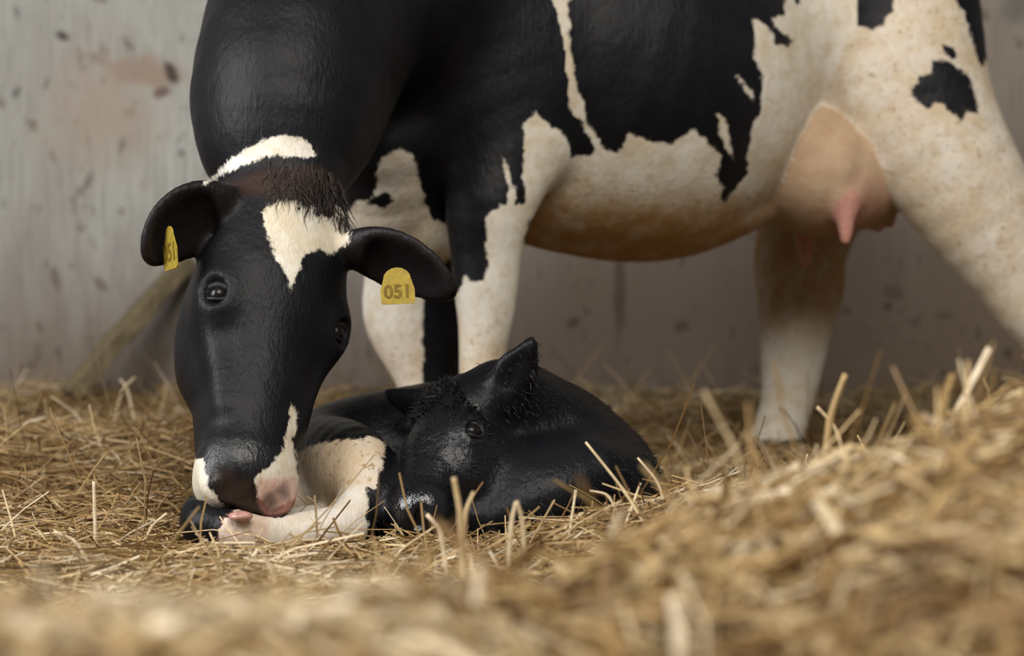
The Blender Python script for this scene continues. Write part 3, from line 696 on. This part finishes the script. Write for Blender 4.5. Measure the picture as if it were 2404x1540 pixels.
# ------------------------------------------------------------------ leaning timber by the wall
def beam(name, a, b, wid, thick, up, mat, nseg=10, jit=.002, seed=2):
    r = np.random.default_rng(seed); ax = unit(b-a); u = unit(up-ax*np.dot(up, ax)); v_ = np.cross(ax, u); vs, fs = [], []
    e = .12
    prof = [(-.5, -.5+e), (-.5+e, -.5), (.5-e, -.5), (.5, -.5+e), (.5, .5-e), (.5-e, .5), (-.5+e, .5), (-.5, .5-e)]
    for i in range(nseg+1):
        c = a+(b-a)*i/nseg
        for x, y in prof: vs.append(c+u*(x*wid+r.normal()*jit)+v_*(y*thick+r.normal()*jit))
    for i in range(nseg):
        for j in range(8): fs.append((i*8+j, i*8+(j+1) % 8, (i+1)*8+(j+1) % 8, (i+1)*8+j))
    fs += [list(range(7, -1, -1)), list(range(nseg*8, nseg*8+8))]
    return mesh_obj(name, vs, fs, mat, smooth=False, origin=a)
def wood_mat():
    t = NT('weathered_timber')
    g = t.noise(t.coord(rot=(0, .9, 0), scale=(14, 14, 1.2)), 6, 5, .6)
    c = t.mix(t.rng(g, .3, .7), (0.19, 0.150, 0.085), (0.105, 0.080, 0.045)); t.bump(g, .4, .004)
    return t.set(color=c, rough=.85, spec=.2)
wood_m = wood_mat()
o = beam('timber_rail', P(165, 925, 4.98), P(440, 610, 5.13), .085, .055, np.array([1., 0, 1.]), wood_m)
tag(o, 'weathered timber rail leaning against the concrete wall behind the cow', 'timber rail')

# ------------------------------------------------------------------ straw
def straw_mat():
    t = NT('straw'); r_ = t.attr('tone')
    cr = t.n('ShaderNodeValToRGB'); t.t.links.new(r_, cr.inputs[0]); e = cr.color_ramp.elements
    e[0].position = 0.0; e[0].color = (0.115, 0.062, 0.022, 1); e[1].position = 1.0; e[1].color = (0.76, 0.645, 0.46, 1)
    for p_, col in ((.25, (0.25, 0.145, 0.050)), (.5, (0.39, 0.260, 0.108)), (.75, (0.54, 0.405, 0.220))):
        k_ = e.new(p_); k_.color = col+(1,)
    nz = t.noise(t.coord(), 45, 3)
    c = t.mix(t.rng(nz, .35, .7, 0, .45), cr.outputs[0], (0.22, 0.125, 0.045))
    return t.set(color=c, rough=.55, spec=.35)
straw_m = straw_mat()
def bed_mat():  # dark base colour stands in for shade between the straws
    t = NT('gap_shade_bedding'); v_ = t.coord()
    n_ = t.noise(t.coord(scale=(1, 1, 2)), 70, 5, .7); c = t.mix(t.rng(n_, .35, .7), (0.035, 0.020, 0.009), (0.17, 0.10, 0.038))
    t.bump(n_, .8, .02); return t.set(color=c, rough=.9, spec=.15)
gx = np.linspace(-2.6, 2.8, 200); gy = np.linspace(.35, WALL_Y-.004, 220)
XX, YY = np.meshgrid(gx, gy, indexing='ij'); ZZ = ground(XX, YY)-.012
nx_, ny_ = len(gx), len(gy)
idx = np.arange(nx_*ny_).reshape(nx_, ny_)
fq = np.stack([idx[:-1, :-1], idx[1:, :-1], idx[1:, 1:], idx[:-1, 1:]], -1).reshape(-1, 4)
me = fast_mesh('bedding', np.stack([XX, YY, ZZ], -1).reshape(-1, 3), fq, bed_mat())
bed = bpy.data.objects.new('straw_litter', me); C.objects.link(bed)
tag(bed, 'trampled litter under the loose straw of the pen, coloured dark for gap shade', 'litter', kind='stuff')

def straw_mesh(name, A, M_, B, wid, tone):
    """bent stalks: quadratic curve A-M-B, three sided section"""
    n = len(A); seg = 3
    t_ = unit_rows(B-A); s_ = unit_rows(np.cross(t_, rng.normal(size=(n, 3)))); b_ = np.cross(t_, s_); rings = []
    for i in range(seg+1):
        u = i/seg; c = A*(1-u)**2+2*M_*u*(1-u)+B*u*u; wv = (wid*(1-.25*abs(u-.5)))[:, None]
        for k in range(3):
            a = 2*math.pi*k/3; rings.append(c+s_*wv*math.cos(a)+b_*wv*.55*math.sin(a))
    S = np.stack(rings, 1); nv = S.shape[1]
    loc = [(i*3+k, i*3+(k+1) % 3, (i+1)*3+(k+1) % 3, (i+1)*3+k) for i in range(seg) for k in range(3)]
    Fs = (np.arange(n)[:, None, None]*nv+np.array(loc)[None]).reshape(-1, 4)
    me_ = fast_mesh(name, S.reshape(-1, 3), Fs, straw_m, smooth=False)
    attr(me_, 'tone', np.repeat(tone, nv)); return me_
def scatter(n, y0, y1, u0, u1, lift, up_share, seed, lmean=.11, p=1.0):
    r = np.random.default_rng(seed)
    y = (y0**2+(y1**2-y0**2)*r.random(n))**.5; u = r.uniform(u0, u1, n); x = u*y
    L = np.clip(r.lognormal(math.log(lmean), .42, n), .03, .30); az = r.uniform(0, 2*math.pi, n)
    e = .01; gxs = (ground(x+e, y)-ground(x-e, y))/(2*e); gys = (ground(x, y+e)-ground(x, y-e))/(2*e)
    pitch = np.arctan(np.cos(az)*gxs+np.sin(az)*gys)+r.normal(0, .16, n)
    upr = r.random(n) < up_share; pitch = np.where(upr, r.uniform(.25, 1.1, n), pitch)
    D = np.stack([np.cos(az)*np.cos(pitch), np.sin(az)*np.cos(pitch), np.sin(pitch)], 1)
    c = np.stack([x, y, ground(x, y)+r.random(n)**1.5*lift-.004], 1)+np.where(upr, L*.35*np.sin(pitch), 0)[:, None]*np.array([0, 0, 1.])
    A, B = c-D*L[:, None]/2, c+D*L[:, None]/2
    M_ = c+r.normal(size=(n, 3))*L[:, None]*np.array([.10, .10, .06])
    # broad drifts of lighter and darker straw, painted shade of gaps and hollows, and single stalks that differ
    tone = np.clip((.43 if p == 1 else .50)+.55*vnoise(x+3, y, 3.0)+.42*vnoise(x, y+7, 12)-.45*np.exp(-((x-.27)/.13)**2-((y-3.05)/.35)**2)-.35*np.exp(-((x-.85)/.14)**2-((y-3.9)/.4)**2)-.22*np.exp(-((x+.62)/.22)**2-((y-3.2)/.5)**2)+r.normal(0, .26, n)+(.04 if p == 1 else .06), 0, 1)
    wid = r.uniform(.0011, .0024, n)*np.where(r.random(n) < .35, p, 1.0)
    ok = (A[:, 1] < WALL_Y-.01) & (B[:, 1] < WALL_Y-.01) & (c[:, 1] > .55)
    for F_ in (cow, calf):
        for T_ in (A, .5*A+.5*M_, M_, .5*M_+.5*B, B): ok &= F_.sample(T_) > .004
    return A[ok], M_[ok], B[ok], wid[ok], tone[ok]
def bundle(*parts): return [np.concatenate([p_[i] for p_ in parts]) for i in range(5)]
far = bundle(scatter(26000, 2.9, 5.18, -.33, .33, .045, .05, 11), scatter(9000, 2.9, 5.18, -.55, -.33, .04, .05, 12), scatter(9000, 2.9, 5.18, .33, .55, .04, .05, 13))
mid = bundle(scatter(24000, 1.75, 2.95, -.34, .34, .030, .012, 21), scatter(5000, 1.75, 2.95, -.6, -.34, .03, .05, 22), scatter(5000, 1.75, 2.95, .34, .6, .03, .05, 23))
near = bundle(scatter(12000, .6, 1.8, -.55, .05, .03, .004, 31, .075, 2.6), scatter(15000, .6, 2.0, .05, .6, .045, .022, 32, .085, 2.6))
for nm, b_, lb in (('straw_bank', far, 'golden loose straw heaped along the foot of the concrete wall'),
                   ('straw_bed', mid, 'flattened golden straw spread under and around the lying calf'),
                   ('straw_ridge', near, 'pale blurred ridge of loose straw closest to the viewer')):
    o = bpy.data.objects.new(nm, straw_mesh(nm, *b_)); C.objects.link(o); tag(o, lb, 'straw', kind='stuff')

# single stalks that stand out of the bedding
def stalk(pts, wid, tone, label, group='single straw stalks'):
    pts = [np.asarray(p_, float) for p_ in pts]; ns = 6
    cr = []
    for i in range(len(pts)-1):
        for j in range(ns): cr.append(pts[i]+(pts[i+1]-pts[i])*j/ns)
    cr.append(pts[-1]); cr = np.array(cr)
    for _ in range(3): cr[1:-1] = .5*cr[1:-1]+.25*(cr[:-2]+cr[2:])
    vs, fs = [], []; n = len(cr)
    for i in range(n):
        t_ = unit(cr[min(i+1, n-1)]-cr[max(i-1, 0)]); s_ = unit(np.cross(t_, (0.1, 1, .2))); b2 = np.cross(t_, s_)
        k_ = .78*wid*(1-.25*i/n)*(1.25 if i % 7 == 6 else 1.0)
        for j in range(7): a = 2*math.pi*j/7; vs.append(cr[i]+(s_*math.cos(a)+b2*math.sin(a)*.7)*k_)
    for i in range(n-1):
        for j in range(7): fs.append((i*7+j, i*7+(j+1) % 7, (i+1)*7+(j+1) % 7, (i+1)*7+j))
    fs += [list(range(6, -1, -1)), list(range((n-1)*7, n*7))]
    o = mesh_obj('straw_stalk', vs, fs, straw_m, origin=pts[0]); attr(o.data, 'tone', np.full(len(vs), tone)); tag(o, label, 'straw', group); return o
def root(px, py, Y):                                # a foot sunk in the litter near this point
    p_ = P(px, py, Y); p_[2] = min(p_[2], float(ground(p_[0], p_[1]))-.004); return p_
S = [([root(1545, 1245, 2.30), P(1465, 1150, 2.33), P(1375, 1038, 2.36)], .0032, .80, 'pale straw stalk leaning diagonally across the black flank of the calf'),
     ([root(1570, 1180, 2.40), P(1545, 1130, 2.42), P(1497, 1075, 2.44)], .0030, .85, 'pale straw stalk standing at the far right end of the black calf'),
     ([root(1092, 1290, 1.95), P(1082, 1210, 1.95), P(1065, 1120, 1.95)], .0052, .70, 'thick brownish forked stem standing in front of the calf chin'),
     ([root(1086, 1270, 1.97), P(1090, 1205, 1.97), P(1112, 1155, 1.98)], .0034, .72, 'short thin twig crossing the thick forked stem in front of the calf'),
     ([root(1062, 1290, 2.10), P(1035, 1245, 2.10), P(1002, 1208, 2.11)], .0042, .92, 'short cream straw stalk pointing at the calf muzzle'),
     ([root(1185, 1280, 2.0), P(1200, 1225, 2.0), P(1212, 1178, 2.0)], .0038, .9, 'pale straw blade, one side of a pointed tent before the calf chest'),
     ([root(1240, 1280, 2.0), P(1228, 1225, 2.0), P(1213, 1176, 2.0)], .0038, .85, 'pale straw blade, other side of the pointed tent before the calf chest'),
     ([root(1330, 1190, 2.35), P(1352, 1150, 2.36)], .0030, .9, 'tiny white straw end sticking up before the black calf, left of the diagonal stalk'),
     ([root(1470, 1200, 2.35), P(1430, 1160, 2.36), P(1385, 1152, 2.37)], .0028, .8, 'curved thin stalk lying along the lower edge of the calf flank'),
     ([root(2020, 1080, 2.2), P(1970, 1010, 2.2), P(1918, 955, 2.2)], .0040, .8, 'yellow stalk tilted left, right of the far hind hoof of the cow'),
     ([root(1918, 1060, 1.95), P(1948, 975, 1.95), P(1985, 878, 1.95)], .0055, .55, 'thick blurred brown stalk tilted right beside the far hind leg of the cow'),
     ([root(2010, 1420, 1.42), P(1998, 1300, 1.42), P(1972, 1180, 1.42)], .0052, .85, 'pale upright stalk in the middle of the blurred straw ridge'),
     ([root(2300, 1560, 1.2), P(2345, 1460, 1.22), P(2404, 1345, 1.25)], .0050, .75, 'long blurred stalk slanting through the lower right corner of the ridge'),
     ([root(1610, 1600, 1.05), P(1600, 1500, 1.05), P(1583, 1400, 1.06)], .0075, 1.0, 'broad whitish stalk standing at the bottom edge of the blurred ridge'),
     ([root(330, 950, 4.2), P(300, 912, 4.2), P(282, 890, 4.2)], .0045, .9, 'pale crossing straw at the foot of the leaning timber, tilted left'),
     ([root(255, 950, 4.2), P(285, 915, 4.2), P(318, 885, 4.2)], .0040, .85, 'pale crossing straw at the foot of the leaning timber, tilted right'),
     ([root(226, 1245, 2.5), P(222, 1190, 2.5), P(220, 1130, 2.5)], .0040, .95, 'cream upright straw on the bedding left of the cow muzzle'),
     ([root(228, 1300, 2.3), P(180, 1270, 2.3), P(128, 1248, 2.3)], .0036, .9, 'cream straw lying flat below the upright one left of the muzzle'),
     ([root(318, 1262, 2.45), P(355, 1235, 2.45), P(392, 1205, 2.45)], .0032, .85, 'golden straw slanting up towards the black foot of the calf'),
     ([root(665, 1400, 2.0), P(640, 1340, 2.0), P(612, 1290, 2.0)], .0034, .9, 'pale straw leaning in front of the white calf leg')]
for s_ in S: stalk(*s_)
